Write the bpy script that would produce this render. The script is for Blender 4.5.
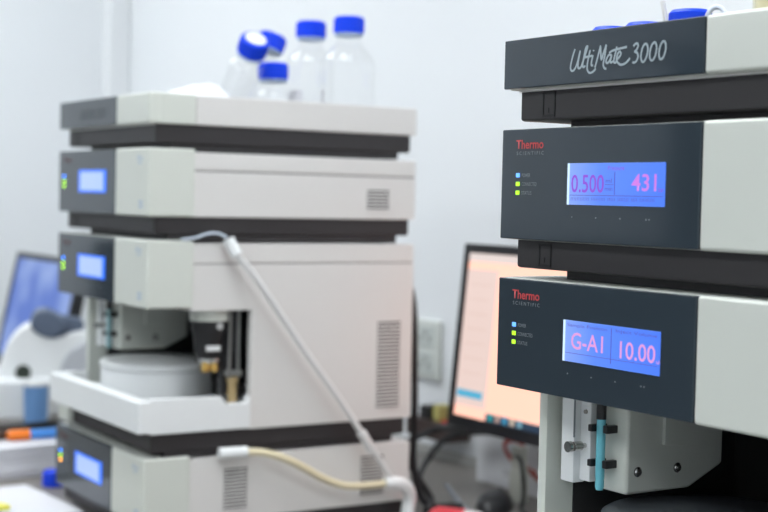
import bpy, bmesh, math, random
from mathutils import Vector, Matrix, Quaternion
random.seed(7)
for o in list(bpy.data.objects): bpy.data.objects.remove(o)
scene = bpy.context.scene
C = scene.collection
PI = math.pi
CZ = 1.43            # camera height; module heights below are given relative to it
BENCH = 0.85

# ------------------------------------------------------------------ camera
cam_d = bpy.data.cameras.new('camera'); cam = bpy.data.objects.new('camera', cam_d); C.objects.link(cam)
scene.camera = cam
YAW, PITCH, ROLL = 0.5753, 0.0410, 0.0225
cam_d.sensor_width = 36.0; cam_d.lens = 1433.2/768*36.0
fw = Vector((-math.cos(YAW)*math.cos(PITCH), math.sin(YAW)*math.cos(PITCH), -math.sin(PITCH)))
rt = Vector((math.sin(YAW), math.cos(YAW), 0)); up = rt.cross(fw)
rt2 = math.cos(ROLL)*rt + math.sin(ROLL)*up
up2 = -math.sin(ROLL)*rt + math.cos(ROLL)*up
M3 = Matrix((rt2, up2, -fw)).transposed()
cam.matrix_world = Matrix.Translation((0, 0, CZ)) @ M3.to_4x4()
cam_d.clip_start = 0.02; cam_d.clip_end = 60
cam_d.dof.use_dof = True; cam_d.dof.focus_distance = 1.42; cam_d.dof.aperture_fstop = 5.2

# ------------------------------------------------------------------ world, light, exposure
w = bpy.data.worlds.new('world'); scene.world = w; w.use_nodes = True
w.node_tree.nodes['Background'].inputs[0].default_value = (0.85, 0.92, 1.0, 1)
w.node_tree.nodes['Background'].inputs[1].default_value = 0.3
LAMP = 11.5
vs = scene.view_settings
vs.view_transform = 'Standard'; vs.look = 'None'; vs.gamma = 1.0; vs.use_curve_mapping = False
vs.exposure = 0.0

# ------------------------------------------------------------------ materials
MATS = {}
def mat(name, col, rough=0.5, metal=0.0, spec=0.5, noise=0.0, nscale=40.0, bump=0.0, bscale=300.0, coat=0.0, emit=None, estr=0.0):
    if name in MATS: return MATS[name]
    m = bpy.data.materials.new(name); m.use_nodes = True
    nt = m.node_tree; b = nt.nodes['Principled BSDF']
    b.inputs['Base Color'].default_value = (*col, 1); b.inputs['Roughness'].default_value = rough
    b.inputs['Metallic'].default_value = metal; b.inputs['Specular IOR Level'].default_value = spec
    b.inputs['Coat Weight'].default_value = coat
    tc = nt.nodes.new('ShaderNodeTexCoord')
    if noise > 0:
        n = nt.nodes.new('ShaderNodeTexNoise'); n.inputs['Scale'].default_value = nscale; n.inputs['Detail'].default_value = 4
        nt.links.new(tc.outputs['Object'], n.inputs['Vector'])
        r = nt.nodes.new('ShaderNodeMapRange')
        r.inputs['To Min'].default_value = 1-noise; r.inputs['To Max'].default_value = 1+noise
        nt.links.new(n.outputs['Fac'], r.inputs['Value'])
        h = nt.nodes.new('ShaderNodeHueSaturation'); h.inputs['Color'].default_value = (*col, 1)
        nt.links.new(r.outputs['Result'], h.inputs['Value'])
        nt.links.new(h.outputs['Color'], b.inputs['Base Color'])
    if bump > 0:
        n2 = nt.nodes.new('ShaderNodeTexNoise'); n2.inputs['Scale'].default_value = bscale
        nt.links.new(tc.outputs['Object'], n2.inputs['Vector'])
        bp = nt.nodes.new('ShaderNodeBump'); bp.inputs['Strength'].default_value = bump; bp.inputs['Distance'].default_value = 0.001
        nt.links.new(n2.outputs['Fac'], bp.inputs['Height']); nt.links.new(bp.outputs['Normal'], b.inputs['Normal'])
    if emit:
        b.inputs['Emission Color'].default_value = (*emit, 1); b.inputs['Emission Strength'].default_value = estr
    MATS[name] = m
    return m
def glass_mat(name, tint=(1, 1, 1), gloss=0.04):
    m = bpy.data.materials.new(name); m.use_nodes = True; nt = m.node_tree
    for n in list(nt.nodes): nt.nodes.remove(n)
    out = nt.nodes.new('ShaderNodeOutputMaterial'); mix = nt.nodes.new('ShaderNodeMixShader')
    t = nt.nodes.new('ShaderNodeBsdfTransparent'); t.inputs[0].default_value = (*tint, 1)
    g = nt.nodes.new('ShaderNodeBsdfGlossy'); g.inputs['Roughness'].default_value = gloss
    lw = nt.nodes.new('ShaderNodeLayerWeight'); lw.inputs['Blend'].default_value = 0.5
    pw = nt.nodes.new('ShaderNodeMath'); pw.operation = 'POWER'; pw.inputs[1].default_value = 4.0
    ml = nt.nodes.new('ShaderNodeMath'); ml.operation = 'MULTIPLY_ADD'; ml.inputs[1].default_value = 0.45; ml.inputs[2].default_value = 0.06
    nt.links.new(lw.outputs['Facing'], pw.inputs[0]); nt.links.new(pw.outputs[0], ml.inputs[0]); nt.links.new(ml.outputs[0], mix.inputs[0]); nt.links.new(t.outputs[0], mix.inputs[1]); nt.links.new(g.outputs[0], mix.inputs[2])
    nt.links.new(mix.outputs[0], out.inputs[0]); return m
def emit_mat(name, col, s): return mat(name, (0.02, 0.02, 0.02), 0.3, emit=col, estr=s)

cream = mat('cream_plastic', (0.635, 0.66, 0.61), 0.42, noise=0.012, bump=0.03)
bodym = mat('warm_grey_paint', (0.70, 0.685, 0.67), 0.34, noise=0.012, bump=0.04)
white = mat('white_plastic', (0.80, 0.82, 0.83), 0.4, noise=0.01)
panelm = mat('slate_gloss_panel', (0.034, 0.047, 0.060), 0.07, spec=0.5)
plinthm = mat('charcoal_plastic', (0.026, 0.023, 0.025), 0.5, noise=0.05)
blackm = mat('black_plastic', (0.012, 0.012, 0.014), 0.4)
linem = mat('black_line', (0.006, 0.006, 0.007), 0.5)
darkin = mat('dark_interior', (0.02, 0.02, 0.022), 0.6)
ventm = mat('vent_shadow', (0.045, 0.043, 0.043), 0.7)
jointm = mat('lid_joint_grey', (0.22, 0.21, 0.205), 0.6)
printm = mat('pale_print', (0.36, 0.43, 0.47), 0.5)
redfaint = mat('red_print_hazed', (0.14, 0.05, 0.055), 0.4)  # far logo red dulled to stand in for the reflection over it
farprint = mat('faint_print', (0.10, 0.115, 0.13), 0.4)
dimprint = mat('dim_print', (0.22, 0.25, 0.27), 0.5)
redprint = mat('red_print', (0.55, 0.055, 0.06), 0.5)
blueprint = mat('pale_blue_print', (0.36, 0.47, 0.60), 0.5)
metal = mat('steel', (0.6, 0.6, 0.58), 0.25, metal=1.0)
brass = mat('brass', (0.75, 0.50, 0.16), 0.3, metal=1.0)
cyanm = mat('cyan_tubing', (0.16, 0.55, 0.66), 0.35)
capm = mat('blue_screw_cap', (0.003, 0.055, 0.78), 0.4, spec=0.3)
glassm = glass_mat('clear_glass')
yellowglass = glass_mat('pale_yellow_glass', (0.98, 0.95, 0.82))
hosew = mat('translucent_white_hose', (0.72, 0.72, 0.72), 0.35)
hoseb = mat('yellowed_hose', (0.74, 0.66, 0.46), 0.4)
paperm = mat('paper', (0.66, 0.66, 0.70), 0.7, noise=0.02, nscale=8)
cablem = mat('black_cable', (0.008, 0.008, 0.010), 0.45)
wallm = mat('white_wall_paint', (0.80, 0.825, 0.85), 0.55, noise=0.012, nscale=2.0, bump=0.05, bscale=120)
benchm = mat('grey_bench_top', (0.20, 0.185, 0.17), 0.45, noise=0.12, nscale=60)
floorm = mat('grey_floor', (0.25, 0.25, 0.25), 0.5, noise=0.1, nscale=6)
darkslab = mat('reflected_dark', (0.02, 0.022, 0.028), 0.5)

# ------------------------------------------------------------------ mesh helpers
def box(bm, x0, x1, y0, y1, z0, z1, bev=0.0, seg=2):
    vs_ = [bm.verts.new(p) for p in ((x0,y0,z0),(x1,y0,z0),(x1,y1,z0),(x0,y1,z0),(x0,y0,z1),(x1,y0,z1),(x1,y1,z1),(x0,y1,z1))]
    fs = [bm.faces.new([vs_[i] for i in f]) for f in ((3,2,1,0),(4,5,6,7),(0,1,5,4),(1,2,6,5),(2,3,7,6),(3,0,4,7))]
    if bev > 0:
        es = list({e for f in fs for e in f.edges})
        bmesh.ops.bevel(bm, geom=es, offset=bev, segments=seg, affect='EDGES', profile=0.5, clamp_overlap=True)
def lathe(bm, prof, seg=40, cx=0, cy=0, cz=0, axis='z', a0=0.0):
    rings = []
    for r, z in prof:
        ring = []
        for k in range(seg):
            a = a0+2*PI*k/seg; u, v = r*math.cos(a), r*math.sin(a)
            p = {'z': (cx+u, cy+v, cz+z), 'y': (cx+u, cy+z, cz+v), 'x': (cx+z, cy+u, cz+v)}[axis]
            ring.append(bm.verts.new(p))
        rings.append(ring)
    for a, b in zip(rings, rings[1:]):
        for k in range(seg): bm.faces.new((a[k], a[(k+1)%seg], b[(k+1)%seg], b[k]))
    if prof[0][0] > 1e-6: bm.faces.new(list(reversed(rings[0])))
    if prof[-1][0] > 1e-6: bm.faces.new(rings[-1])
def cyl(bm, r, h, cx, cy, cz, axis='z', seg=24, bev=0.0):
    b = min(bev, r*0.5, h*0.4)
    prof = [(r, 0), (r, h)] if b <= 0 else [(r-b, 0), (r, b), (r, h-b), (r-b, h)]
    lathe(bm, prof, seg, cx, cy, cz, axis)
def smooth_pts(pts, n=6, closed=False):
    P = [Vector(p) for p in pts]; out = []
    N = len(P); rng = range(N if closed else N-1)
    for i in rng:
        if closed: p0, p1, p2, p3 = P[i-1], P[i], P[(i+1)%N], P[(i+2)%N]
        else: p0, p1, p2, p3 = P[max(i-1,0)], P[i], P[i+1], P[min(i+2,N-1)]
        for k in range(n):
            t = k/n
            out.append(0.5*((2*p1)+(p2-p0)*t+(2*p0-5*p1+4*p2-p3)*t*t+(3*p1-p0-3*p2+p3)*t**3))
    if not closed: out.append(P[-1])
    return out
def tube(bm, pts, r, seg=10, closed=False, ribs=0.0):
    P = [Vector(p) for p in pts]; rings = []; prev = None; N = len(P)
    for i, p in enumerate(P):
        if closed: d = P[(i+1)%N]-P[i-1]
        else: d = P[min(i+1,N-1)]-P[max(i-1,0)]
        d.normalize()
        if prev is None:
            n = d.cross(Vector((0,0,1)))
            if n.length < 1e-3: n = d.cross(Vector((1,0,0)))
        else: n = prev-d*prev.dot(d)
        n.normalize(); prev = n; b = d.cross(n)
        rr = r*(1+ribs*(1 if i%2 else -1))
        rings.append([bm.verts.new(p+rr*(math.cos(2*PI*k/seg)*n+math.sin(2*PI*k/seg)*b)) for k in range(seg)])
    for i in range(N if closed else N-1):
        a, b2 = rings[i], rings[(i+1)%N]
        for k in range(seg): bm.faces.new((a[k], a[(k+1)%seg], b2[(k+1)%seg], b2[k]))
    if not closed: bm.faces.new(list(reversed(rings[0]))); bm.faces.new(rings[-1])
def prism(bm, poly, a0, a1, plane='xz', bev=0.0, seg=2):
    """polygon (list of 2-D points) pushed along the third axis from a0 to a1"""
    def P(u, v, a): return {'xz': (u, a, v), 'yz': (a, u, v), 'xy': (u, v, a)}[plane]
    A = [bm.verts.new(P(u, v, a0)) for u, v in poly]; B = [bm.verts.new(P(u, v, a1)) for u, v in poly]
    n = len(poly); fs = [bm.faces.new(A), bm.faces.new(list(reversed(B)))]
    for k in range(n): fs.append(bm.faces.new((A[k], B[k], B[(k+1)%n], A[(k+1)%n])))
    bmesh.ops.recalc_face_normals(bm, faces=fs)
    if bev > 0:
        es = list({e for f in fs for e in f.edges})
        bmesh.ops.bevel(bm, geom=es, offset=bev, segments=seg, affect='EDGES', profile=0.5, clamp_overlap=True)
def stroke(bm, pts, wd, y, th=0.0003):
    """flat pen stroke in the x-z plane, facing -y"""
    P = [Vector((p[0], p[1])) for p in pts]; L = []
    for i, p in enumerate(P):
        d = P[min(i+1,len(P)-1)]-P[max(i-1,0)]
        if d.length < 1e-9: d = Vector((1,0))
        d.normalize(); n = Vector((-d.y, d.x))*wd/2
        L.append((p+n, p-n))
    for (a, b), (c, d) in zip(L, L[1:]):
        th += 2e-6          # each segment a hair prouder, so crossing pen lines never coincide
        q = [bm.verts.new((v.x, y-th, v.y)) for v in (a, b, d, c)]
        f = bm.faces.new(q); f.normal_update()
        if f.normal.y > 0: f.normal_flip()
    return th
def obj(name, bm, m, parent=None, smooth=True):
    bmesh.ops.recalc_face_normals(bm, faces=bm.faces[:]) if smooth != 'flat' else None
    me = bpy.data.meshes.new(name); bm.to_mesh(me); bm.free()
    if smooth is True:
        me.polygons.foreach_set('use_smooth', [True]*len(me.polygons))
        me.set_sharp_from_angle(angle=math.radians(35))
    me.materials.append(m)
    o = bpy.data.objects.new(name, me); C.objects.link(o)
    if parent: o.parent = parent
    if smooth is True:
        wn = o.modifiers.new('weighted_normal', 'WEIGHTED_NORMAL'); wn.weight = 100; wn.keep_sharp = True
    return o
def part(name, m, parent, fn, smooth=True):
    bm = bmesh.new(); fn(bm); return obj(name, bm, m, parent, smooth)
def thing(name, label, cat, loc=(0,0,0), rz=0.0, group=None):
    o = bpy.data.objects.new(name, None); C.objects.link(o); o.empty_display_size = 0.05
    o.location = loc; o.rotation_euler = (0, 0, rz)
    o['label'] = label; o['category'] = cat
    if group: o['group'] = group
    return o
def tag(o, label, cat, group=None):
    o['label'] = label; o['category'] = cat
    if group: o['group'] = group
    return o
def struct(name, m, fn, label=None, parent=None):
    o = part(name, m, parent, fn)
    if not parent: o['kind'] = 'structure'
    if label: o['label'] = label
    return o
def text_mesh(name, body, x0, x1, z0, z1, y, m, parent, bold=0.0, align='fit'):
    """lettering fitted into the rectangle x0..x1, z0..z1 on a face looking to -y"""
    cu = bpy.data.curves.new('lettering', 'FONT'); cu.body = body; cu.size = 1.0; cu.offset = bold; cu.resolution_u = 3
    t = bpy.data.objects.new('lettering', cu); C.objects.link(t)
    bpy.context.view_layer.update()
    me = bpy.data.meshes.new_from_object(t.evaluated_get(bpy.context.evaluated_depsgraph_get()))
    bpy.data.objects.remove(t); bpy.data.curves.remove(cu)
    xs = [v.co.x for v in me.vertices]; ys = [v.co.y for v in me.vertices]
    ax, bx_, ay, by = min(xs), max(xs), min(ys), max(ys)
    for v in me.vertices:
        v.co = Vector((x0+(v.co.x-ax)/(bx_-ax)*(x1-x0), y, z0+(v.co.y-ay)/(by-ay)*(z1-z0)))
    me.materials.clear(); me.materials.append(m)
    o = bpy.data.objects.new(name, me); C.objects.link(o); o.parent = parent
    return o

# ------------------------------------------------------------------ the room
WX0, WX1, WY0, WY1, H = -4.50, 2.2, -3.3, 1.86, 2.9
struct('floor', floorm, lambda b: box(b, WX0-.1, WX1+.1, WY0-.1, WY1+.1, -0.1, 0.0))
struct('ceiling', mat('ceiling_paint', (0.82, 0.83, 0.84), 0.7, noise=0.01), lambda b: box(b, WX0-.1, WX1+.1, WY0-.1, WY1+.1, H, H+.1))
struct('wall_back', wallm, lambda b: box(b, WX0-.1, WX1+.1, WY1, WY1+.1, 0, H))
struct('wall_left', wallm, lambda b: box(b, WX0-.1, WX0, WY0-.1, WY1, 0, H))
struct('wall_front', wallm, lambda b: box(b, WX0, WX1+.1, WY0-.1, WY0, 0, H))
struct('wall_right', wallm, lambda b: box(b, WX1, WX1+.1, WY0, WY1, 0, H))
# unseen dark slabs added on the left wall to darken reflections in the panels
struct('reflected_slab_1', darkslab, lambda b: box(b, WX0, WX0+.04, -2.56, 0.165, 0.05, CZ-.165, .004))
struct('reflected_slab_2', darkslab, lambda b: box(b, WX0, WX0+.03, WY0+.01, -2.58, 0, 2.1, .004))
# boxed-in corner pipe
struct('trim_2', mat('white_duct', (0.80, 0.82, 0.84), 0.5), lambda b: box(b, WX0, WX0+.075, WY1-.075, WY1, 0, H, .008, 3))

def ceiling_light(x, y, label):
    t = thing('ceiling_light', label, 'light', (x, y, H-.07), 0, 'ceiling panel lights')
    def fr(b):
        for s in (-1, 1):
            box(b, -.63, .63, s*.315-.015, s*.315+.015, 0, .07, .003)
            box(b, s*.615-.015, s*.615+.015, -.30, .30, 0, .07, .003)
    part('frame', white, t, fr)
    part('diffuser', emit_mat('lit_diffuser', (0.94, 0.98, 1.0), LAMP), t, lambda b: box(b, -.60, .60, -.30, .30, .012, .03))
for x, y, wd in ((-3.7, 0.65, 'over the far end of the bench'), (-1.6, 0.65, 'over the space between the stacks'), (0.1, 0.65, 'over the near end of the bench'),
                 (-3.6, -1.4, 'front row, by the left wall'), (-1.3, -1.4, 'middle of the front row'), (0.8, -1.4, 'front row, by the right wall')):
    ceiling_light(x, y, 'lit rectangular ceiling panel light ' + wd)

# ------------------------------------------------------------------ the bench
tb = thing('lab_bench', 'grey-topped laboratory bench along the back wall under both stacks', 'bench', (0, 0, 0))
part('bench_top', benchm, tb, lambda b: box(b, -4.48, 1.2, 0.55, 1.858, BENCH-.04, BENCH, .004))
part('cabinet_body', mat('bench_cabinet', (0.62, 0.63, 0.64), 0.5), tb, lambda b: box(b, -4.46, 1.18, 0.62, 1.855, 0.1, BENCH-.04, .003))
part('toe_kick', blackm, tb, lambda b: box(b, -4.46, 1.18, 0.68, 1.85, 0.0, 0.1))
for k in range(9):
    x0 = -4.44+k*.624
    d = part('door', mat('bench_door', (0.66, 0.67, 0.68), 0.45), tb, lambda b: box(b, x0, x0+.61, .602, .62, .12, BENCH-.06, .002))
    part('handle', metal, d, lambda b: tube(b, [(x0+.24, .602, .72), (x0+.24, .575, .72), (x0+.38, .575, .72), (x0+.38, .602, .72)], .005, 8))

# ------------------------------------------------------------------ instrument modules
STROKES = [[(109.0,144.0),(106.1,137.8),(103.7,130.6),(103.2,126.2),(105.3,123.6),(108.9,124.8),(112.7,130.5),(115.9,140.1),(116.5,141.1),(114.4,132.9),(114.0,127.0),(115.6,125.3),(118.3,126.3)],[(118.3,126.3),(123.2,135.9),(126.8,144.1),(126.4,145.3),(124.2,143.1),(121.6,133.1),(120.7,127.6),(122.1,126.1),(124.5,127.4)],[(130.9,141.5),(128.6,134.1),(127.2,126.6),(128.2,122.2),(131.4,120.2),(135.7,121.1),(139.5,123.8)],[(122.8,135.1),(133.8,136.0)],[(135.1,136.5),(133.2,130.1),(133.3,127.1),(135.5,127.2)],[(136.0,141.1),(135.6,140.0)],[(138.2,124.7),(140.9,131.8),(144.8,142.8),(145.4,143.3),(145.9,137.2),(147.0,131.4),(149.4,137.0),(152.7,143.6),(153.1,143.8),(151.6,135.4),(149.8,127.6),(151.2,123.6),(154.2,122.6)],[(160.5,134.7),(157.5,135.2),(154.7,132.6),(153.5,129.2),(155.3,127.7),(158.2,129.5),(161.0,134.4),(159.5,129.4),(160.4,127.9),(162.9,128.9)],[(167.8,141.9),(166.0,135.8),(164.1,129.4),(165.5,127.3),(168.0,128.3)],[(157.5,136.9),(164.1,139.0),(181.2,140.6)],[(167.9,130.0),(171.6,132.3),(173.5,135.2),(171.8,137.1),(169.3,135.2),(167.9,130.5),(169.3,127.6),(173.5,125.1),(178.9,125.6),(182.9,127.8),(185.7,130.2)],[(189.8,140.5),(192.5,142.5),(195.4,142.3),(195.9,139.8),(193.6,136.6),(191.6,135.6),(194.9,134.3),(196.3,131.1),(194.8,127.6),(192.0,125.8),(189.1,126.3)],[(208.4,133.3),(208.7,136.3),(208.3,139.0),(207.3,140.8),(205.9,141.5),(204.2,141.0),(202.6,139.4),(201.3,136.9),(200.4,133.9),(200.1,130.8),(200.5,128.2),(201.4,126.4),(202.9,125.6),(204.5,126.1),(206.1,127.8),(207.5,130.3),(208.4,133.3)],[(219.6,133.7),(219.9,136.7),(219.5,139.3),(218.6,141.1),(217.2,141.9),(215.5,141.4),(213.9,139.8),(212.6,137.3),(211.7,134.3),(211.4,131.3),(211.8,128.6),(212.8,126.8),(214.2,126.1),(215.8,126.6),(217.4,128.2),(218.8,130.7),(219.6,133.7)],[(231.3,134.0),(231.5,137.0),(231.2,139.5),(230.2,141.3),(228.9,142.0),(227.3,141.6),(225.7,140.0),(224.4,137.5),(223.5,134.5),(223.2,131.5),(223.6,128.9),(224.5,127.1),(225.9,126.4),(227.5,126.9),(229.1,128.5),(230.4,131.0),(231.3,134.0)]]
W_, G_, BZ, DP = 0.42, 0.2768, 0.0823, 0.5130
RIGHT = dict(ox=-1.1564, oy=0.8896, rz=0.0)
LEFT = dict(ox=-2.5531, oy=0.9368, rz=-0.0143)
led_blue = emit_mat('blue_led', (0.12, 0.36, 1.0), 2.0)
far_blue = emit_mat('blue_led_bloom', (0.02, 0.22, 1.0), 6.0)  # far LEDs set brighter than the near ones, standing in for bloom
far_green = emit_mat('green_led_bloom', (0.42, 0.95, 0.0), 4.5)
far_orange = emit_mat('orange_led_bloom', (1.0, 0.38, 0.03), 7.0)
led_green = emit_mat('green_led', (0.45, 0.95, 0.02), 1.6)
led_orange = emit_mat('orange_led', (1.0, 0.35, 0.05), 2.6)
lcd_blue = emit_mat('lcd_blue', (0.085, 0.25, 1.0), 1.0)
def backlight(m):
    nt = m.node_tree; b = nt.nodes['Principled BSDF']; tc = nt.nodes.new('ShaderNodeTexCoord'); sx = nt.nodes.new('ShaderNodeSeparateXYZ')
    mr = nt.nodes.new('ShaderNodeMapRange'); mr.inputs['From Min'].default_value = .104; mr.inputs['From Max'].default_value = .235
    cr = nt.nodes.new('ShaderNodeValToRGB'); e = cr.color_ramp.elements
    e[0].color = (.26, .42, 1, 1); e[1].color = (.07, .22, 1, 1); e.new(.35).color = (.11, .27, 1, 1)
    nt.links.new(tc.outputs['Object'], sx.inputs[0]); nt.links.new(sx.outputs['X'], mr.inputs['Value'])
    nt.links.new(mr.outputs['Result'], cr.inputs[0]); nt.links.new(cr.outputs[0], b.inputs['Emission Color'])
backlight(lcd_blue)          # side-lit panel: the lamp sits at its left end
lcd_edge = emit_mat('lcd_lit_edge', (0.60, 0.80, 1.0), 1.25)
lcd_pale = emit_mat('lcd_pale', (0.42, 0.57, 1.0), 1.0)
lcd_halo = emit_mat('lcd_bloom_border', (0.0, 0.16, 1.0), 1.3)  # bloom round the far displays, painted as a glowing blue border
lcd_violet = emit_mat('lcd_violet_text', (0.28, 0.07, 0.72), 1.0)
lcd_pink = emit_mat('lcd_pink_text', (0.66, 0.22, 0.84), 1.0)
lcd_rose = emit_mat('lcd_rose_text', (0.82, 0.36, 0.76), 1.0)
lcd_faint = emit_mat('lcd_faint_text', (0.11, 0.08, 0.62), 0.8)

def mod(S, base, name, label, group=None):
    return thing(name, label, {'solvent_rack': 'solvent rack', 'pump_module': 'pump', 'autosampler': 'autosampler', 'column_oven': 'oven'}[name],
                 (S['ox'], S['oy'], CZ+base), S['rz'], group)
def bezel(t, zt, zb):
    part('front_bezel', cream, t, lambda b: (box(b, 0.0, G_+.006, .006, BZ, zb, zt, .0025), box(b, G_, W_, 0, BZ, zb, zt, .0035, 3)))
    return part('front_panel', panelm, t, lambda b: box(b, 0.0, G_-.0005, 0, .0075, zb+.0008, zt-.0008, .0012))
def plinth(t, z1, z0, feet_to):
    p = part('plinth', plinthm, t, lambda b: box(b, .010, .414, .014, .503, z0, z1+.004, .003))
    def clip(b):
        for (a, c, e, f) in ((.046, .0475, 0, 1), (.0635, .065, 0, 1), (.046, .065, 0, .1), (.046, .065, .9, 1)):
            h = z1-z0-.006; zz = z0+.003
            box(b, a, c, .0134, .0145, zz+e*h, zz+f*h)
        box(b, .0545, .0555, .0134, .0145, z0+.007, z0+.012)
    part('latch', linem, p, clip)
    part('plinth_step', plinthm, t, lambda b: box(b, .058, .409, .040, .480, feet_to+.001, z0+.002, .001))
    for fx in (.062, .360):
        for fy in (.045, .42):
            part('foot', blackm, t, lambda b: box(b, fx, fx+.045, fy-.003, fy+.04, feet_to, z0+.002, .002))
def vent(t, y0, y1, z0, z1, n):
    v = part('side_vent', ventm, t, lambda b: box(b, .4180, .4190, y0, y1, z0, z1))
    def sl(b):
        p = (z1-z0)/n
        for k in range(n): box(b, .4180, .4200, y0-.001, y1+.001, z0+k*p, z0+k*p+p*.5)
    s = part('vent_slats', bodym, v, sl); s['kind'] = 'stuff'
def marks(t, zt):
    part('maker_mark', blueprint, t, lambda b: (stroke(b, [(.372, zt-.020), (.378, zt-.012), (.381, zt-.020), (.386, zt-.014), (.390, zt-.020), (.396, zt-.016)], .0035, 0),
         box(b, .376, .392, -.0003, 0, zt-.0255, zt-.0235)), smooth=False)
    part('type_mark', blueprint, t, lambda b: (box(b, .382, .397, -.0003, 0, zt-.097, zt-.093), box(b, .382, .397, -.0003, 0, zt-.090, zt-.086)), smooth=False)
def display(fp, t, zt, kind, far):
    """LED row, lettering and LCD on the front panel; heights measured down from the panel top"""
    cols = (far_blue, far_green, far_orange if kind == 'oven' else far_green) if far else (led_blue, led_green, led_orange if kind == 'oven' else led_green)
    for k, (c, nm) in enumerate(zip(cols, ('POWER', 'CONNECTED', 'STATUS'))):
        z = zt-.0465-k*.0087
        part('indicator_led', c, fp, lambda b: box(b, .0245, .0298, -.0010, .0005, z-.0021, z+.0021, .0005))
        text_mesh('led_caption', nm, .0335, .0335+len(nm)*.0026, z-.0019, z+.0017, -.0004, dimprint, fp, .0)
    text_mesh('maker_name', 'Thermo', .0235, .0660, zt-.0205, zt-.0115, -.0004, redfaint if far else redprint, fp, .018)
    text_mesh('maker_subtitle', 'S C I E N T I F I C', .0245, .0665, zt-.0265, zt-.0230, -.0004, dimprint if not far else farprint, fp, .0)
    x0, x1, z1, z0 = .1040, .2350, zt-.0352, zt-.0745
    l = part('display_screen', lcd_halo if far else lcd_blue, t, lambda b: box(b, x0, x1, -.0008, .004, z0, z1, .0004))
    yy = -.0012
    if far:
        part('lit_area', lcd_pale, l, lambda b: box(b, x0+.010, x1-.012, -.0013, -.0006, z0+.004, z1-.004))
    else:
        part('lit_edge', lcd_edge, l, lambda b: box(b, x0, x0+.0028, -.0011, -.0006, z0, z1))
        if kind == 'pump':
            text_mesh('flow_reading', '0.500', x0+.006, x0+.052, z0+.0115, z0+.0285, yy, lcd_violet, l, .01)
            text_mesh('pressure_reading', '431', x0+.089, x0+.121, z0+.0135, z0+.029, yy, lcd_pink, l, .01)
            text_mesh('flow_unit', 'ml', x0+.0545, x0+.0625, z0+.021, z0+.025, yy, lcd_faint, l)
            text_mesh('flow_unit', 'min', x0+.0535, x0+.064, z0+.0135, z0+.0175, yy, lcd_faint, l)
            text_mesh('screen_title', 'Pressure', x0+.057, x0+.079, z0+.0325, z0+.0365, yy, lcd_violet, l)
            text_mesh('pressure_unit', 'bar', x0+.1235, x0+.1305, z0+.013, z0+.017, yy, lcd_violet, l)
            part('screen_line', lcd_faint, l, lambda b: (box(b, x0+.004, x1-.002, yy, -.0007, z0+.0088, z0+.0094), box(b, x0+.0535, x0+.0645, yy, -.0007, z0+.0190, z0+.0195), box(b, x0+.0660, x0+.0665, yy, -.0007, z0+.010, z0+.031)))
            text_mesh('status_row', '|||||||||||| ||||||||| ||||| ||||||| |||| |||||||||', x0+.006, x1-.012, z0+.0040, z0+.0072, yy, lcd_faint, l)
        else:
            text_mesh('position_reading', 'G-A1', x0+.012, x0+.057, z0+.0125, z0+.0285, yy, lcd_rose, l, .008)
            text_mesh('volume_reading', '10.00', x0+.080, x0+.126, z0+.0105, z0+.0265, yy, lcd_rose, l, .008)
            text_mesh('volume_unit', 'ul', x0+.1275, x0+.1315, z0+.0105, z0+.0145, yy, lcd_rose, l)
            text_mesh('screen_title', 'Sample Position', x0+.006, x0+.062, z0+.0325, z0+.0368, yy, lcd_faint, l)
            text_mesh('screen_title', 'Inject Volume', x0+.074, x0+.128, z0+.0325, z0+.0368, yy, lcd_faint, l)
            part('screen_line', lcd_faint, l, lambda b: (box(b, x0+.004, x1-.002, yy, -.0007, z0+.0082, z0+.0087), box(b, x0+.0675, x0+.068, yy, -.0007, z0+.004, z0+.037)))
    for bx_ in (.111, .145, .178, .212, .216):
        part('soft_key', dimprint, fp, lambda b: lathe(b, [(.0007, 0), (.0007, .0009)], 8, bx_, -.0006, zt-.0862, 'y'))

def solvent_rack(S, label, far, group):
    base = .0665; t = mod(S, base, 'solvent_rack', label, group)
    zt, zb = .1607-base, .1105-base
    # open tray: four cream walls and a floor
    part('front_bezel', cream, t, lambda b: (box(b, 0.0, G_+.006, .006, .022, zb, zt, .0025), box(b, G_, W_, 0, .022, zb, zt, .0035, 3),
                                           box(b, .398, W_, .02, BZ, zb, zt, .003), box(b, 0.0, .022, .02, BZ, zb, zt, .003)))
    fp = part('front_panel', panelm, t, lambda b: box(b, 0.0, G_-.0005, 0, .0075, zb+.0008, zt-.0008, .0012))
    part('tray_rim', cream if not far else bodym, t, lambda b: (box(b, .400, .4185, BZ, DP, zb, zt-.001, .003), box(b, .0015, .020, BZ, DP, zb, zt-.001, .003), box(b, .018, .402, DP-.02, DP, zb, zt-.001, .003)))
    part('tray_floor', bodym, t, lambda b: box(b, .01, .41, .012, DP-.008, zb-.002, zb+.004))
    plinth(t, zb, .0795-base, 0.0)
    def lg(b):
        h_ = .0003
        for si, s in enumerate(STROKES):
            P = [(x/1000., z/1000.-base) for x, z in s]
            q = smooth_pts([(p[0], p[1], 0) for p in P], 4) if len(P) > 2 else [Vector((p[0], p[1], 0)) for p in P]
            h_ = stroke(b, [(v.x, v.y) for v in q], .0021, 0, h_)
    part('script_lettering', printm if not far else farprint, fp, lg, smooth=False)
    return t
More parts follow.
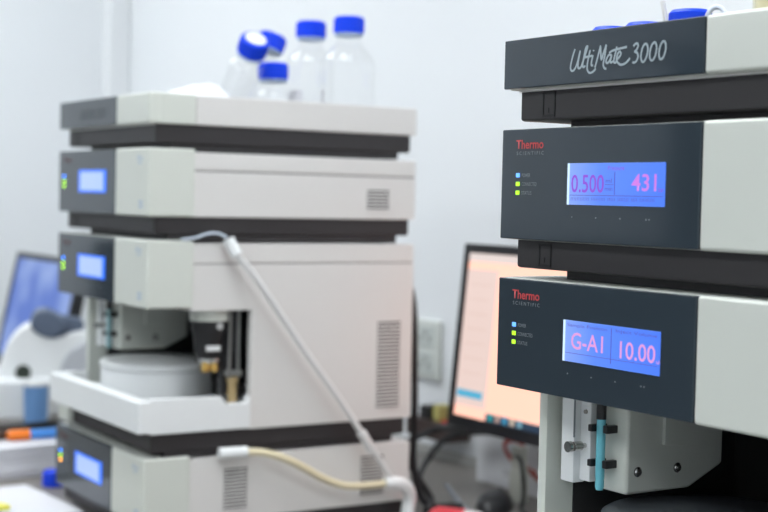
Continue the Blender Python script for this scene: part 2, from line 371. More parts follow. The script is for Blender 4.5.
def pump(S, label, far, group, base=-.0822, top=.0714, pb=-.0396, plb=-.068, name='pump_module', kind='pump', vents=((.412, .457, -.024, .012, 6),)):
    t = mod(S, base, name, label, group); zt, zb = top-base, pb-base
    fp = bezel(t, zt, zb)
    if kind == 'oven':
        part('body', bodym, t, lambda b: box(b, .003, .4185, BZ-.004, DP, zb, zt-.005, .002))
    else:
      part('body', bodym, t, lambda b: box(b, .003, .4185, BZ-.004, DP, zb, zt-.0365, .002))
      part('lid', bodym, t, lambda b: box(b, .003, .4185, BZ-.004, DP, zt-.0345, zt-.005, .0025))
      part('lid_joint', jointm, t, lambda b: box(b, .0045, .4170, BZ, DP-.002, zt-.039, zt-.032))
    plinth(t, zb, plb-base, 0.0)
    for v in vents: vent(t, v[0], v[1], v[2]-base, v[3]-base, v[4])
    display(fp, t, zt, kind, far); marks(t, zt)
    return t
def autosampler(S, label, far, group):
    base = -.4375; t = mod(S, base, 'autosampler', label, group)
    R_ = lambda z: z-base
    zt, zb = R_(-.0777), R_(-.1887)
    fp = bezel(t, zt, zb); display(fp, t, zt, 'sampler', far); marks(t, zt)
    part('lid', bodym, t, lambda b: box(b, .003, .4185, BZ-.004, DP, zt-.0380, zt-.005, .0025))
    part('lid_joint', jointm, t, lambda b: box(b, .0045, .4170, BZ, DP-.002, zt-.043, zt-.036))
    z1, zf = R_(-.194), R_(-.395)
    # right flank: upper strip, rear wall piece, one outline with the corner cut away
    part('side_panel', bodym, t, lambda b: prism(b, [(BZ-.004, zt-.0395), (DP, zt-.0395), (DP, zf), (.19, zf), (.19, z1), (BZ-.004, z1)], .403, .4185, 'yz', .0015))
    part('side_panel', cream, t, lambda b: prism(b, [(.055, zb+.01), (BZ-.004, zb+.01), (BZ-.004, zt-.0395), (DP, zt-.0395), (DP, zf), (.055, zf)], .003, .016, 'yz', .0012))
    part('body', bodym, t, lambda b: box(b, .014, .405, BZ-.004, DP-.002, R_(-.193), zt-.0395))
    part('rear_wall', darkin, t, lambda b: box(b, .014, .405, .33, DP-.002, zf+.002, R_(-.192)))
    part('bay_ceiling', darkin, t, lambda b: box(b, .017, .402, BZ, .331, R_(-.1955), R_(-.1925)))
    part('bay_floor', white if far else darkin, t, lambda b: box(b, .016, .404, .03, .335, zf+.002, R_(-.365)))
    part('drip_tray', white, t, lambda b: (
        box(b, -.002, .422, -.012, .012, zf+.004, R_(-.338), .003, 3),
        prism(b, [(.008, zf+.002), (.19, zf+.002), (.19, R_(-.341)), (.185, R_(-.338)), (.182, R_(-.350)), (.144, R_(-.350)), (.136, R_(-.337)), (.008, R_(-.335))], .405, .422, 'yz', .002),
        box(b, -.002, .014, .010, .055, zf+.002, R_(-.337), .002),
        box(b, .010, .41, .008, .19, R_(-.368), R_(-.358))))
    part('base_corner', cream, t, lambda b: box(b, .002, .054, .004, .060, R_(-.424), zf+.003, .002))
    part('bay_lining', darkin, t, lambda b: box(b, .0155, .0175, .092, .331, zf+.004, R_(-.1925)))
    # carousel
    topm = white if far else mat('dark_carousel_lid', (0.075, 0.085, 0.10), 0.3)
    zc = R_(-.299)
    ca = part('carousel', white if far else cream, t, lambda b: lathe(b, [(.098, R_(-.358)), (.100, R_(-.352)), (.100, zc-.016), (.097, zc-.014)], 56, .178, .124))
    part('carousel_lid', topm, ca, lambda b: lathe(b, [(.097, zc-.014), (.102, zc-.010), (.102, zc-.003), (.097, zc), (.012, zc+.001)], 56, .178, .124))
    # injection arm housing with chamfered rear edge
    zh = R_(-.2895)
    h = part('needle_arm_housing', cream, t, lambda b: prism(b, [(.080, zh), (.167, zh), (.214, R_(-.268)), (.214, R_(-.19)), (.080, R_(-.19))], .070, .110, 'yz', .004, 3))
    for sy in (.095, .149):
        s = part('screw', metal, h, lambda b: lathe(b, [(.0048, 0), (.0048, .0012), (.0036, .0022)], 16, .1098, sy, R_(-.267), 'x'))
        part('screw_socket', linem, s, lambda b: lathe(b, [(.0052, 0), (.0052, .0006)], 16, .1098, sy, R_(-.267), 'x'))
        part('screw_tip', metal, s, lambda b: lathe(b, [(.0016, 0), (.0016, .003)], 10, .1098, sy, R_(-.267), 'x'))
    part('cover_tab', cream, h, lambda b: prism(b, [(.127, R_(-.242)), (.170, R_(-.246)), (.180, R_(-.238)), (.180, R_(-.20)), (.127, R_(-.20))], .1095, .1140, 'yz', .0008))
    # needle guide bracket on the left
    g = part('guide_bracket', white, t, lambda b: (box(b, .026, .046, .066, .082, R_(-.287), R_(-.192), .0015), box(b, .046, .062, .074, .086, R_(-.284), R_(-.192), .0015)))
    part('bracket_slot', dimprint, g, lambda b: box(b, .0455, .0465, .0652, .067, R_(-.240), R_(-.192)))
    part('thumb_screw', metal, g, lambda b: (lathe(b, [(.0025, -.016), (.0048, -.016), (.0048, -.006), (.0025, -.005), (.0025, 0)], 16, .0545, .074, R_(-.2475), 'y'), lathe(b, [(.0055, -.021), (.0058, -.020), (.0058, -.017)], 16, .0515, .074, R_(-.2480), 'y')))
    part('thumb_screw', mat('dull_metal', (.35, .33, .30), .4, metal=.6), g, lambda b: lathe(b, [(.0022, -.002), (.0022, .001)], 12, .055, .0740, R_(-.213), 'y'))
    # cyan column / wash tube held by black clips
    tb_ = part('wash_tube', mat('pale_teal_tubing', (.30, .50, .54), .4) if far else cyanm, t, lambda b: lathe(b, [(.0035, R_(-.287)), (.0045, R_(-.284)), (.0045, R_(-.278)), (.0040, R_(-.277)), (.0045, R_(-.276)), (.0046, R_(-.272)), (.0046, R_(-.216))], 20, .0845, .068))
    part('tube_cap', blackm, tb_, lambda b: lathe(b, [(.0050, R_(-.216)), (.0050, R_(-.192))], 20, .0845, .068))
    for zz in (-.2255, -.2605):
        part('tube_clip', blackm, tb_, lambda b: (box(b, .0735, .0798, .060, .082, R_(zz)-.0035, R_(zz)+.0035, .001), box(b, .0890, .0955, .066, .082, R_(zz)-.004, R_(zz)+.004, .001)))
    part('tube_rail', dimprint, t, lambda b: box(b, .0695, .0705, .0780, .0805, R_(-.285), R_(-.192)))
    # switching valve and syringe on the right
    v = part('switching_valve', blackm, t, lambda b: lathe(b, [(.020, R_(-.276)), (.024, R_(-.264)), (.026, R_(-.238)), (.030, R_(-.228)), (.030, R_(-.213))], 32, .375, .132))
    part('valve_collar', cream, v, lambda b: lathe(b, [(.033, R_(-.213)), (.033, R_(-.194))], 32, .375, .132))
    part('valve_label', white, v, lambda b: box(b, .3965, .4005, .117, .142, R_(-.263), R_(-.254), .0005))
    part('valve_label', mat('grey_spot', (.5, .5, .5), .5), v, lambda b: lathe(b, [(.006, 0), (.006, .002)], 16, .4035, .138, R_(-.221), 'x'))
    part('valve_ring', metal, v, lambda b: lathe(b, [(.019, R_(-.284)), (.021, R_(-.282)), (.021, R_(-.277))], 24, .375, .132))
    for k, (dx, dy) in enumerate(((.010, -.011), (.012, .005), (-.008, .010))):
        part('brass_fitting', brass, v, lambda b: lathe(b, [(.003, R_(-.300)), (.0065, R_(-.298)), (.0065, R_(-.288)), (.004, R_(-.283))], 12, .375+dx, .132+dy, 0))
    sy_ = part('syringe', mat('dark_steel', (.28, .28, .27), .35, metal=.8), t, lambda b: (lathe(b, [(.0028, R_(-.31)), (.0028, R_(-.196))], 12, .398, .160, 0), lathe(b, [(.0028, R_(-.31)), (.0028, R_(-.196))], 12, .398, .176, 0), box(b, .390, .402, .153, .183, R_(-.306), R_(-.297), .001)))
    part('syringe_drive', blackm, sy_, lambda b: (box(b, .372, .388, .150, .186, R_(-.34), R_(-.196), .002), box(b, .385, .396, .163, .172, R_(-.26), R_(-.196), .001)))
    part('syringe_barrel', mat('amber_barrel', (0.38, 0.28, 0.14), 0.3), sy_, lambda b: lathe(b, [(.008, R_(-.352)), (.008, R_(-.318)), (.010, R_(-.317)), (.010, R_(-.308))], 16, .394, .168, 0))
    plinth(t, zf, R_(-.425), 0.0)
    vent(t, .439, .487, R_(-.377), R_(-.221), 24)
    return t

GR = {'solvent_rack': 'solvent racks on top of the stacks', 'pump': 'pump modules', 'sampler': 'autosamplers', 'oven': 'bottom modules of the stacks'}
OV = dict(base=-.58, top=-.433, pb=-.545, plb=-.570, name='column_oven', kind='oven', vents=((.143, .187, -.53, -.459, 12), (.41, .458, -.53, -.459, 12)))
pump(RIGHT, 'lowest module under the near right autosampler, below the picture edge', False, GR['oven'], **OV)
autosampler(RIGHT, 'near right autosampler with blue display reading G-A1 and 10.00', False, GR['sampler'])
pump(RIGHT, 'near right pump module with blue display reading 0.500 and 431', False, GR['pump'])
solvent_rack(RIGHT, 'sharp slate-fronted solvent rack with pale script lettering, top of right stack', False, GR['solvent_rack'])
pump(LEFT, 'lowest module of blurred left stack, with orange status light', True, GR['oven'], **OV)
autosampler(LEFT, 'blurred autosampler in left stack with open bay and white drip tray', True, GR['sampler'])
pump(LEFT, 'blurred pump module of left stack, between solvent rack and autosampler', True, GR['pump'])
solvent_rack(LEFT, 'blurred solvent rack on top of left stack, holding glass bottles', True, GR['solvent_rack'])

def lw(S, x, y, z):
    c, s = math.cos(S['rz']), math.sin(S['rz'])
    return Vector((S['ox']+c*x-s*y, S['oy']+s*x+c*y, CZ+z))

# ------------------------------------------------------------------ bottles
def bottle(S, x, y, z, R, h, label, axis=None, liq=None, white_top=False, tag_label=False, capr=.0265, caph=.030, group='blue-capped glass bottles on left stack', cap_only_h=None):
    t = thing('glass_bottle', label, 'bottle', lw(S, x, y, z), S['rz'], group)
    if axis is not None:
        t.rotation_mode = 'QUATERNION'; t.rotation_quaternion = Vector((0,0,1)).rotation_difference(Vector(axis).normalized())
    nr = capr-.006; hs = h-caph-.006                 # neck radius, top of neck ring
    sh = hs-.012; body = max(sh-(R-nr)*1.25, h*.35)
    prof = [(R*.55, .004), (R*.9, .0), (R, R*.12), (R, body)]
    for k in range(1, 8):
        a = k/7; prof.append((R+(nr-R)*(a**1.4*.6+.4*a), body+(sh-body)*(a*.8+.2*math.sin(a*PI/2))))
    prof += [(nr, hs), (nr+.004, hs+.001), (nr+.004, hs+.006), (nr, hs+.008), (nr, h-.004)]
    part('glass_body', glassm if liq is None else yellowglass, t, lambda b: lathe(b, prof, 40))
    part('glass_base', glassm, t, lambda b: lathe(b, [(R*.5, .005), (R*.86, .003), (R*.95, R*.13), (R*.8, .008), (R*.3, .012), (0.0, .013)], 40))
    def cp(b):
        n = 60; c0 = h-caph
        lathe(b, [(capr-.001, c0), (capr, c0+.001), (capr, h-.003), (capr-.003, h), (capr*.72, h), (capr*.70, h-.001)], n)
        for k in range(30):
            a = 2*PI*k/30; ca, sa = math.cos(a), math.sin(a)
            vs_ = []
            for zz in (c0+.003, h-.004):
                for (rr, dd) in ((capr-.0004, -.0012), (capr+.0011, 0), (capr-.0004, .0012)):
                    vs_.append(b.verts.new((rr*ca-dd*sa, rr*sa+dd*ca, zz)))
            for q in ((0,1,4,3), (1,2,5,4), (0,2,1), (3,4,5)): b.faces.new([vs_[i] for i in q])
    cpo = part('screw_cap', capm, t, cp)
    if white_top: part('cap_seal', white, cpo, lambda b: lathe(b, [(.019, h-.001), (.019, h+.0008)], 32))
    part('pour_ring', mat('pale_blue_ring', (0.45, 0.58, 0.80), 0.4), t, lambda b: lathe(b, [(capr-.002, h-caph-.005), (capr, h-caph-.004), (capr, h-caph-.001), (capr-.002, h-caph)], 32))
    if tag_label:
        def lb(b):
            for k in range(8):
                a0 = tag_label+k*.10; a1 = a0+.10
                b.faces.new([b.verts.new(((R+.0006)*math.cos(a), (R+.0006)*math.sin(a), zz)) for a, zz in ((a0, .03), (a1, .03), (a1, .075), (a0, .075))])
        part('paper_label', paperm, t, lb)
    return t
FL = .1150
bottle(LEFT, .348, .409, FL, .0480, .205, 'rightmost and largest clear glass bottle with blue cap on left stack', tag_label=-2.6)
bottle(LEFT, .250, .386, FL, .0430, .204, 'tall clear glass bottle with blue cap, second from right on left stack', tag_label=-1.6)
bottle(LEFT, .253, .308, FL, .0310, .1225, 'short glass bottle with upright blue cap, in front of leaning bottles')
bottle(LEFT, .196, .250, FL+.024, .0300, .175, 'leaning glass bottle whose blue cap shows a white top', axis=(.65, -.05, .76), white_top=True, capr=.0255)
bottle(LEFT, .090, .320, FL+.012, .0330, .193, 'leaning glass bottle behind, tilted blue cap partly hidden by white-topped cap', axis=(.05, .36, .93))

# white plastic bag lying in the left rack
def bag(b):
    n, m = 26, 18
    g = [[None]*m for _ in range(n)]
    for i in range(n):
        for j in range(m):
            u, v = i/(n-1)*2-1, j/(m-1)*2-1
            r2 = min(1, u*u*.9+v*v*.9)
            hgt = .071*(1-r2)**.38*(1+.05*math.sin(5*u+3*v)+.03*math.sin(9*v-4*u))
            g[i][j] = b.verts.new((.28+u*.080, .150+v*.072, FL+hgt+.0005-CZ*0))
    for i in range(n-1):
        for j in range(m-1): b.faces.new((g[i][j], g[i+1][j], g[i+1][j+1], g[i][j+1]))
    rim = [g[i][0] for i in range(n)]+[g[n-1][j] for j in range(1, m)]+[g[i][m-1] for i in range(n-2, -1, -1)]+[g[0][j] for j in range(m-2, 0, -1)]
    b.faces.new(list(reversed(rim)))
o = part('plastic_bag', mat('white_plastic_film', (0.85, 0.86, 0.88), 0.35), None, bag)
o.location = (LEFT['ox'], LEFT['oy'], CZ); o.rotation_euler = (0, 0, LEFT['rz'])
tag(o, 'crumpled white plastic bag in solvent rack, left of the bottles', 'bag')

# low blue-capped jars, tubing ring and solvent flask in the right rack
def jar(x, y, h, capr, label):
    t = thing('small_jar', label, 'jar', lw(RIGHT, x, y, FL), 0, 'blue-capped jars in right rack')
    part('glass_body', glassm, t, lambda b: lathe(b, [(capr*.9, 0), (capr*1.05, .003), (capr*1.05, h-.032), (capr*.85, h-.026), (capr*.85, h-.004)], 32))
    part('screw_cap', capm, t, lambda b: lathe(b, [(capr-.001, h-.022), (capr, h-.021), (capr, h-.003), (capr-.003, h)], 40))
    return t
jar(.046, .100, .0630, .0190, 'low jar with blue cap, leftmost of three along the near rack')
jar(.097, .100, .0628, .0200, 'low jar with blue cap, middle of three along the near rack')
jt = jar(.160, .098, .0690, .0205, 'taller low jar with blue cap, nearest the clear tubing ring')
part('tube_stub', hosew, jt, lambda b: tube(b, [(-.012, -.019, .052), (-.013, -.021, .066), (-.016, -.021, .077)], .0025, 8))
rg = [(.221+.0085*math.cos(a), .070+.003*math.cos(a), FL+.053+.0110*math.sin(a)) for a in [2*PI*k/28 for k in range(28)]]
o = part('tubing_ring', mat('milky_tubing', (.70, .76, .88), .3), None, lambda b: (tube(b, [lw(RIGHT, *p) for p in rg], .0024, 8, closed=True), tube(b, [lw(RIGHT, .221, .070, FL+.042), lw(RIGHT, .2212, .068, FL+.025), lw(RIGHT, .219, .064, FL+.0005)], .0024, 8)))
tag(o, 'clear coiled tubing ring beside the tallest blue cap in near rack', 'tubing')
t = thing('solvent_flask', 'pale yellow glass flask in near rack at top right picture corner', 'flask', lw(RIGHT, .285, .112, FL), 0)
part('glass_body', yellowglass, t, lambda b: lathe(b, [(.030, 0), (.040, .003), (.044, .012), (.044, .080), (.038, .098), (.018, .115), (.016, .135), (.019, .137)], 40))
part('solvent', mat('pale_yellow_solvent', (0.80, 0.77, 0.62), 0.2), t, lambda b: lathe(b, [(.036, .004), (.042, .013), (.042, .070), (.0, .0705)], 40))

# ------------------------------------------------------------------ drain tubing on the flank of the left stack
t = thing('drain_tubing', 'white and yellowed drain hoses running down the left stack side', 'hose', (LEFT['ox'], LEFT['oy'], CZ), LEFT['rz'])
part('upper_hose', hosew, t, lambda b: tube(b, smooth_pts([(.436, .140, -.085), (.445, .155, -.108), (.450, .19, -.150), (.450, .27, -.255), (.450, .34, -.342), (.450, .400, -.422)], 6), .0058, 12))
part('lower_hose', hosew, t, lambda b: tube(b, smooth_pts([(.450, .402, -.425), (.452, .43, -.462), (.452, .462, -.508)], 5), .0050, 12))
part('yellowed_hose', hoseb, t, lambda b: tube(b, smooth_pts([(.436, .172, -.4295), (.444, .205, -.432), (.450, .242, -.444), (.450, .28, -.463), (.450, .315, -.483), (.450, .36, -.500), (.450, .411, -.504), (.450, .452, -.503)], 12), .0066, 12, ribs=.05))
def cn(pts, r): return lambda b: tube(b, pts, r, 14)
part('connector', white, t, cn([(.434, .136, -.074), (.436, .140, -.083), (.443, .149, -.101)], .0105))
part('connector', white, t, cn([(.430, .128, -.430), (.432, .142, -.430), (.438, .176, -.4295)], .0100))
part('connector', hosew, t, cn([(.450, .391, -.410), (.450, .408, -.434), (.450, .414, -.444)], .0090))
part('elbow_connector', white, t, lambda b: tube(b, smooth_pts([(.450, .442, -.503), (.452, .462, -.504), (.452, .482, -.510), (.450, .494, -.525), (.447, .496, -.545), (.446, .490, -.5740)], 5), .0120, 14))
part('capillary', mat('bluish_capillary', (.55, .62, .72), .3), t, lambda b: tube(b, smooth_pts([(.419, .060, -.0765), (.420, .083, -.0735), (.423, .105, -.066), (.428, .122, -.066), (.433, .134, -.072)], 6), .0022, 8))

# ------------------------------------------------------------------ monitors
def monitor(name, label, loc, rz, wd, ht, tilt, z_bot, screen_fn, stand_x=None):
    t = thing(name, label, 'monitor', loc, rz)
    def tl(v):       # tilt about the lower edge, then lift
        x, y, z = v; c, s = math.cos(tilt), math.sin(tilt)
        return (x, y*c+z*s, z_bot-y*s+z*c)
    def mk(nm, m, par, fn, smooth=True):
        b = bmesh.new(); fn(b)
        for v in b.verts: v.co = tl(v.co)
        return obj(nm, b, m, par, smooth)
    bz = mat('monitor_black', (0.012, 0.013, 0.016), 0.35)
    mk('bezel', bz, t, lambda b: (box(b, 0, wd, 0, .018, 0, .024, .003), box(b, 0, wd, 0, .018, ht-.018, ht, .003), box(b, 0, .018, 0, .018, .02, ht-.016, .003), box(b, wd-.018, wd, 0, .018, .02, ht-.016, .003)))
    mk('back_shell', bz, t, lambda b: (box(b, .004, wd-.004, .012, .035, .004, ht-.004, .004), box(b, wd*.2, wd*.8, .03, .06, ht*.15, ht*.85, .01)))
    screen_fn(mk, t, .018, wd-.018, .024, ht-.018)
    sx = wd/2 if stand_x is None else stand_x
    part('stand_neck', bz, t, lambda b: box(b, sx-.03, sx+.03, .05, .075, .012, z_bot+ht*.45, .004))
    part('stand_base', bz, t, lambda b: lathe(b, [(.11, 0), (.115, .004), (.112, .012), (.04, .018)], 40, sx, .07, 0))
    return t
def scr_peach(mk, t, x0, x1, z0, z1):
    s = mk('screen', emit_mat('screen_peach', (1.0, 0.54, 0.41), 1.38), t, lambda b: box(b, x0, x1, .003, .012, z0, z1))
    E_ = lambda nm, m, a, c, e, f, y=.0025: mk(nm, m, s, lambda b: box(b, a, c, y, .004, e, f))
    E_('side_pane', emit_mat('screen_lilac', (0.90, 0.70, 0.64), 0.95), x0, x0+.095, z0+.02, z1-.03)
    E_('title_bar', emit_mat('screen_title', (0.86, 0.74, 0.70), 0.95), x0, x1, z1-.016, z1)
    E_('highlight_bar', emit_mat('screen_cyan', (0.10, 0.50, 0.75), 0.9), x0+.004, x0+.083, z0+.036, z0+.050, .002)
    E_('task_bar', emit_mat('screen_navy', (0.02, 0.05, 0.10), 0.8), x0+.100, x1, z0, z0+.014, .002)
    for k, c in enumerate(((.02, .35, .38), (.5, .35, .3), (.05, .3, .5), (.6, .5, .4), (.2, .4, .5))):
        E_('task_icon', emit_mat('icon_%d' % k, c, .9), x0+.108+k*.022, x0+.121+k*.022, z0+.002, z0+.015, .0015)
    for k in range(7):
        E_('list_row', emit_mat('screen_row', (0.84, 0.60, 0.52), 0.9), x0+.012, x0+.075, z1-.06-k*.028, z1-.0585-k*.028, .002)
def scr_blue(mk, t, x0, x1, z0, z1):
    m = emit_mat('screen_wallpaper', (0.09, 0.20, 0.72), 0.9)
    nt = m.node_tree; b_ = nt.nodes['Principled BSDF']; b_.inputs['Emission Strength'].default_value = 0.72
    tc = nt.nodes.new('ShaderNodeTexCoord'); n = nt.nodes.new('ShaderNodeTexNoise'); n.inputs['Scale'].default_value = 7; n.inputs['Detail'].default_value = 1
    cr = nt.nodes.new('ShaderNodeValToRGB'); cr.color_ramp.elements[0].position = .38; cr.color_ramp.elements[0].color = (.06, .17, .70, 1)
    cr.color_ramp.elements[1].position = .70; cr.color_ramp.elements[1].color = (.35, .50, .95, 1)
    nt.links.new(tc.outputs['Object'], n.inputs['Vector']); nt.links.new(n.outputs['Fac'], cr.inputs[0]); nt.links.new(cr.outputs[0], b_.inputs['Emission Color'])
    s = mk('screen', m, t, lambda b: box(b, x0, x1, .003, .012, z0, z1))
    mk('task_bar', emit_mat('screen_teal', (0.03, 0.10, 0.18), 0.8), s, lambda b: box(b, x0, x1, .002, .004, z0, z0+.014))
monitor('computer_monitor', 'black monitor with peach window on screen, behind right stack', (-2.235, 1.600, BENCH), 0, .56, .352, math.radians(5.5), .145, scr_peach, .36)
monitor('computer_monitor', 'black monitor with blue desktop, far left behind white instrument', (-4.225, 1.350, BENCH), 0, .53, .345, math.radians(12), .055, scr_blue)

# ------------------------------------------------------------------ wall socket, boxes, cables between the stacks
t = thing('wall_socket', 'pale double wall socket between left stack and peach monitor', 'socket', (-2.715, WY1, CZ-.41), 0)
part('face_plate', mat('socket_plastic', (0.66, 0.69, 0.66), 0.5), t, lambda b: box(b, 0, .098, -.012, 0, 0, .135, .004))
for zz in (.012, .072):
    part('socket_insert', mat('socket_insert', (0.56, 0.60, 0.58), 0.5), t, lambda b: box(b, .018, .080, -.015, -.011, zz, zz+.050, .003))
    for k, xx in enumerate((.034, .049, .064)): part('pin_slot', linem, t, lambda b: box(b, xx-.002, xx+.002, -.0156, -.0145, zz+(.028 if k == 1 else .014), zz+(.040 if k == 1 else .026)))
o = part('cable_trunking', mat('grey_trunking', (0.42, 0.42, 0.40), 0.5), None, lambda b: (box(b, -4.4, 1.0, WY1-.012, WY1-.0005, BENCH+.0, BENCH+.012, .002), box(b, -4.4, 1.0, WY1-.006, WY1-.0005, BENCH+.012, BENCH+.020, .002)))
tag(o, 'narrow grey strip along the wall where the bench ends', 'trim')

def rbox(name, label, cat, x, y, z, sx, sy, sz, rz, m, bev=.002, tilt=0.0):
    t = thing(name, label, cat, (x, y, z), rz)
    t.rotation_euler = (tilt, 0, rz)
    part('body', m, t, lambda b: box(b, -sx/2, sx/2, -sy/2, sy/2, 0, sz, bev))
    return t
t = rbox('carton', 'white carton with a red swoosh, standing at the wall under the monitor', 'box', -2.215, 1.805, BENCH, .290, .07, .105, 0, mat('white_carton', (.84, .85, .88), .6))
part('red_swoosh', mat('swoosh_red', (.45, .03, .02), .5), t, lambda b: stroke(b, [(v.x, v.y) for v in smooth_pts([(.012, .098, 0), (-.025, .103, 0), (-.052, .090, 0), (-.040, .070, 0), (0, .054, 0), (.05, .046, 0)], 6)], .012, -.0352), smooth=False)
part('grey_print', mat('carton_grey', (.5, .5, .52), .6), t, lambda b: (box(b, -.055, .0, -.0354, -.035, .034, .038), box(b, -.055, -.01, -.0354, -.035, .026, .030)), smooth=False)
t = thing('power_adapter', 'pale power adapter hanging on its cord below the peach monitor', 'adapter', (-2.150, 1.715, BENCH), 0.1)
part('body', mat('adapter_plastic', (.60, .61, .55), .5), t, lambda b: (box(b, -.016, .016, -.012, .012, .0, .062, .003), box(b, -.014, .014, -.009, .009, .061, .108, .003)))
part('cord', cablem, t, lambda b: tube(b, smooth_pts([(.0, -.010, .090), (.02, -.015, .080), (.045, -.03, .030), (.06, -.05, .0045), (.10, -.08, .0045)], 5), .004, 8))

def cable(label, pts, r, m=cablem, name='power_cable', cat='cable', group='cables between the stacks'):
    o = part(name, m, None, lambda b: tube(b, smooth_pts(pts, 8), r, 8))
    return tag(o, label, cat, group)
B = BENCH
cable('thick black cable hanging down behind the rear edge of left stack', [(-2.215, 1.480, CZ-.14), (-2.197, 1.492, CZ-.20), (-2.190, 1.495, CZ-.38), (-2.19, 1.497, CZ-.50), (-2.175, 1.515, B+.012), (-2.15, 1.56, B+.007), (-2.14, 1.575, B+.007)], .007)
cable('black cable looping from left stack up towards the monitor', [(-2.21, 1.512, B+.012), (-2.28, 1.57, B+.02), (-2.335, 1.62, B+.045), (-2.37, 1.69, B+.085), (-2.36, 1.74, B+.10), (-2.2, 1.748, B+.122), (-2.05, 1.74, B+.13)], .006)
cable('black cable running low from behind left stack to the peach monitor', [(-2.42, 1.52, B+.075), (-2.40, 1.60, B+.080), (-2.40, 1.69, B+.104), (-2.34, 1.70, B+.116), (-2.2, 1.71, B+.128), (-2.05, 1.705, B+.132)], .007)
cable('black cable curving forward over the bench beside the drain elbow', [(-2.26, 1.52, B+.10), (-2.23, 1.53, B+.055), (-2.19, 1.535, B+.02), (-2.160, 1.515, B+.008), (-2.140, 1.492, B+.007)], .007)
cable('grey cable lying on the bench in front of black mouse', [(-2.23, 1.60, B+.03), (-2.19, 1.60, B+.006), (-2.10, 1.568, B+.005), (-1.98, 1.57, B+.005)], .0045, mat('grey_cable', (.25, .27, .30), .45))
cable('red-brown cable crossing behind the power adapter', [(-2.20, 1.755, B+.07), (-2.14, 1.745, B+.050), (-2.08, 1.745, B+.030), (-2.03, 1.755, B+.012), (-1.99, 1.79, B+.0055)], .0045, mat('red_cable', (.32, .05, .03), .45))
# dark-red plug strip behind left stack
t = thing('plug_strip', 'dark power strip with red switch on the wall below the socket', 'power strip', (-2.575, 1.826, B+.050), 0.0)
part('body', mat('brown_black', (.045, .025, .022), .5), t, lambda b: box(b, -.09, .070, -.03, .0335, 0, .040, .004))
part('switch', mat('red_switch', (.5, .03, .02), .4), t, lambda b: box(b, .03, .060, -.018, .018, .039, .046, .002))
part('plug', blackm, t, lambda b: (box(b, -.05, -.012, -.022, .022, .039, .070, .005),))
part('plug', mat('yellow_plug', (.50, .45, .15), .5), t, lambda b: box(b, -.006, .022, -.016, .016, .039, .075, .004))
# mouse and red-white packet
def mouse(b):
    n, m = 18, 10
    rings = []
    for j in range(m):
        v = j/(m-1); ph = v*PI/2
        rings.append([b.verts.new((.033*math.cos(ph)**.7*math.cos(2*PI*k/n), .058*math.cos(ph)**.7*math.sin(2*PI*k/n), .036*math.sin(ph))) for k in range(n)])
    for a, c in zip(rings, rings[1:]):
        for k in range(n): b.faces.new((a[k], a[(k+1)%n], c[(k+1)%n], c[k]))
    b.faces.new(list(reversed(rings[0])))
t = thing('computer_mouse', 'black computer mouse on bench in front of the white carton', 'mouse', (-2.115, 1.630, B), .6)
ms = part('shell', blackm, t, mouse)
part('wheel', mat('grey_wheel', (.1, .1, .1), .5), t, lambda b: lathe(b, [(.006, -.003), (.008, -.002), (.008, .002), (.006, .003)], 16, 0, .036, .029, 'x'))
t = thing('snack_packet', 'red and white packet at the bottom edge between the stacks', 'packet', (-2.045, 1.490, B), .75)
part('body', mat('packet_white', (.80, .78, .78), .4), t, lambda b: prism(b, [(-.060, 0), (.060, 0), (.056, .012), (.036, .022), (-.036, .024), (-.056, .014)], -.035, .035, 'xz', .004))
part('red_band', mat('packet_red', (.75, .03, .05), .4), t, lambda b: prism(b, [(-.0465, .0200), (-.036, .0238), (.012, .0226), (.012, .0242), (-.036, .0254), (-.0475, .0214)], -.030, .030, 'xz', .0006))

# ------------------------------------------------------------------ things left of the left stack
# white moulded bench instrument with grey lid, turned to the camera
ang = math.atan2(-0.33, 0.94)
t = thing('bench_instrument', 'white rounded bench instrument with grey lid, left of left stack', 'instrument', (-3.56, 1.235, B), PI/2-.335)
prof = [(-.110, 0), (.185, 0), (.188, .10), (.185, .168), (.175, .195), (.155, .211), (.124, .217), (.100, .213), (.080, .203), (.061, .197), (.040, .208), (.020, .228), (-.002, .236), (-.022, .226), (-.041, .206), (-.056, .182), (-.068, .150), (-.078, .120), (-.105, .095)]
part('body', white, t, lambda b: prism(b, prof, -.01, .09, 'xz', .008, 3))
part('base', white, t, lambda b: box(b, -.112, .052, -.075, .0, 0, .098, .008, 3))
part('lid', mat('slate_lid', (.10, .13, .19), .4), t, lambda b: prism(b, [(-.002, .237), (.004, .258), (.016, .270), (.035, .274), (.055, .268), (.073, .256), (.10, .250), (.129, .246), (.136, .232), (.132, .219), (.112, .215), (.089, .206), (.061, .196), (.040, .200), (.015, .212)], .012, .085, 'xz', .005, 3))
part('lid_front', mat('slate_lid', (.10, .13, .19), .4), t, lambda b: prism(b, [(-.002, .232), (.004, .256), (.016, .268), (.035, .272), (.055, .266), (.073, .254), (.090, .240), (.080, .214), (.061, .200), (.040, .201), (.015, .212)], -.020, .014, 'xz', .006, 3))
part('side_disc', mat('grey_disc', (.50, .52, .56), .45), t, lambda b: lathe(b, [(.090, 0), (.086, -.012), (.0, -.014)], 40, .165, -.012, .105, 'y'))
part('opening', mat('dark_green_port', (.02, .03, .02), .5), t, lambda b: lathe(b, [(.020, 0), (.018, -.008), (.0, -.009)], 24, -.017, -.012, .112, 'y'))
t = thing('blue_beaker', 'blue plastic beaker with white rim before the white instrument', 'beaker', (-3.425, 1.204, B), 0)
part('body', mat('blue_cup', (.15, .31, .60), .4), t, lambda b: lathe(b, [(.026, 0), (.028, .003), (.0305, .098), (.029, .098), (.0265, .006), (.0, .005)], 36))
part('rim', white, t, lambda b: lathe(b, [(.030, .096), (.033, .097), (.033, .106), (.030, .108), (.028, .108), (.028, .097)], 36))
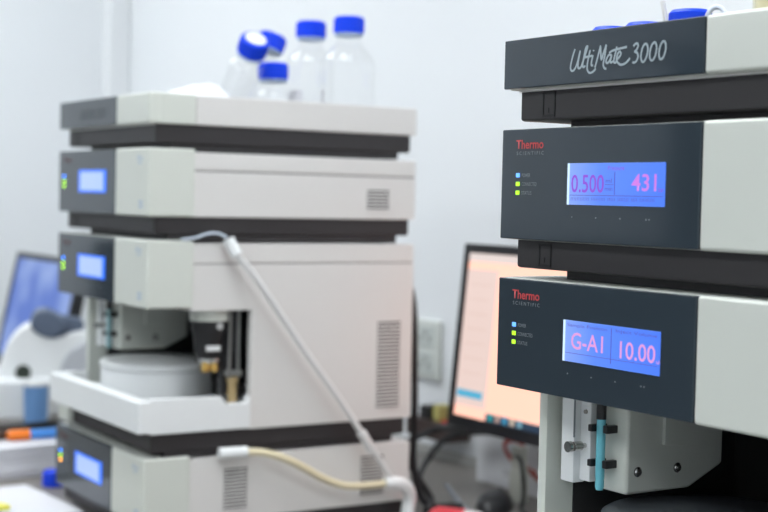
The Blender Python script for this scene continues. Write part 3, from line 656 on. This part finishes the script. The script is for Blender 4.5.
t = thing('black_tray', 'flat black tray on bench behind the paper stack, left edge', 'tray', (-3.22, 1.10, B), .10)
part('body', blackm, t, lambda b: (box(b, -.12, .12, -.16, .16, 0, .006, .002), box(b, -.12, .12, .15, .16, .005, .018, .002), box(b, -.12, .12, -.16, -.15, .005, .018, .002), box(b, -.12, -.11, -.15, .15, .005, .018, .002), box(b, .11, .12, -.15, .15, .005, .018, .002)))
# paper ream, loose sheets
def ream(name, label, x, y, z, sx, sy, n, rz, dz=.0006, jit=.004):
    t = thing(name, label, 'paper', (x, y, z), rz)
    for k in range(n):
        jx, jy = random.uniform(-jit, jit), random.uniform(-jit, jit)
        part('sheet_block', paperm, t, lambda b: box(b, -sx/2+jx, sx/2+jx, -sy/2+jy, sy/2+jy, k*dz, (k+1)*dz-.0002, 0))
    return t
ream('paper_stack', 'thick stack of white paper left of the lowest left module', -2.868, .945, B, .145, .235, 9, .10, .0068, .003)
mk_ = [(-2.872, 1.015, 1.50, 'orange', (.90, .22, .02), (.08, .30, .80), 'blue marker pen with orange cap lying on the paper stack'), (-2.895, .945, 1.72, 'dark', (.03, .025, .02), (.06, .035, .025), 'dark marker pen on the paper stack, behind the orange-capped one')]
for px, py, ra, nm, capc, bc, lab in mk_:
    t = thing('marker_pen', lab, 'pen', (px, py, B+.0612), ra+PI, 'marker pens on the paper stack')
    bm_, cm_ = mat(nm+'_pen_barrel', bc, .35), mat(nm+'_pen_cap', capc, .35)
    part('barrel', bm_, t, lambda b: lathe(b, [(.006, -.05), (.010, -.048), (.010, .022)], 20, 0, 0, .0112, 'x'))
    part('cap', cm_, t, lambda b: lathe(b, [(.0112, .018), (.0112, .056), (.008, .064)], 20, 0, 0, .0112, 'x'))
    part('end_plug', cm_, t, lambda b: lathe(b, [(.0085, -.060), (.0108, -.058), (.0108, -.042)], 20, 0, 0, .0112, 'x'))
t = thing('screw_lid', 'loose blue screw lid beside the lowest left module', 'lid', (-2.690, 0.985, B), 0)
part('lid_shell', capm, t, lambda b: lathe(b, [(.0, .0295), (.020, .030), (.0225, .028), (.023, .001), (.022, 0), (.020, 0), (.020, .026), (.0, .0265)], 36))
part('lid_band', mat('blue_band', (.003, .04, .6), .4), t, lambda b: lathe(b, [(.023, .004), (.0236, .0045), (.0236, .007), (.023, .0075)], 36))
ream('loose_papers', 'white sheets lying in front of the lowest left module', -2.560, .842, B, .27, .195, 3, .06, .002, .006)
ream('loose_papers', 'white sheets fanned over the others at the bottom left corner', -2.490, .808, B+.0062, .24, .18, 3, -.25, .002, .008)
t = thing('yellow_note_pad', 'yellow note pad on the loose papers, lower left picture corner', 'notepad', (-2.490, .775, B+.0126), .3)
part('pad_block', mat('yellow_paper', (.75, .70, .10), .6), t, lambda b: box(b, -.038, .038, -.038, .038, 0, .008, .001))
part('top_sheet', mat('yellow_paper2', (.80, .75, .14), .6), t, lambda b: box(b, -.038, .038, -.037, .039, .0082, .0088))
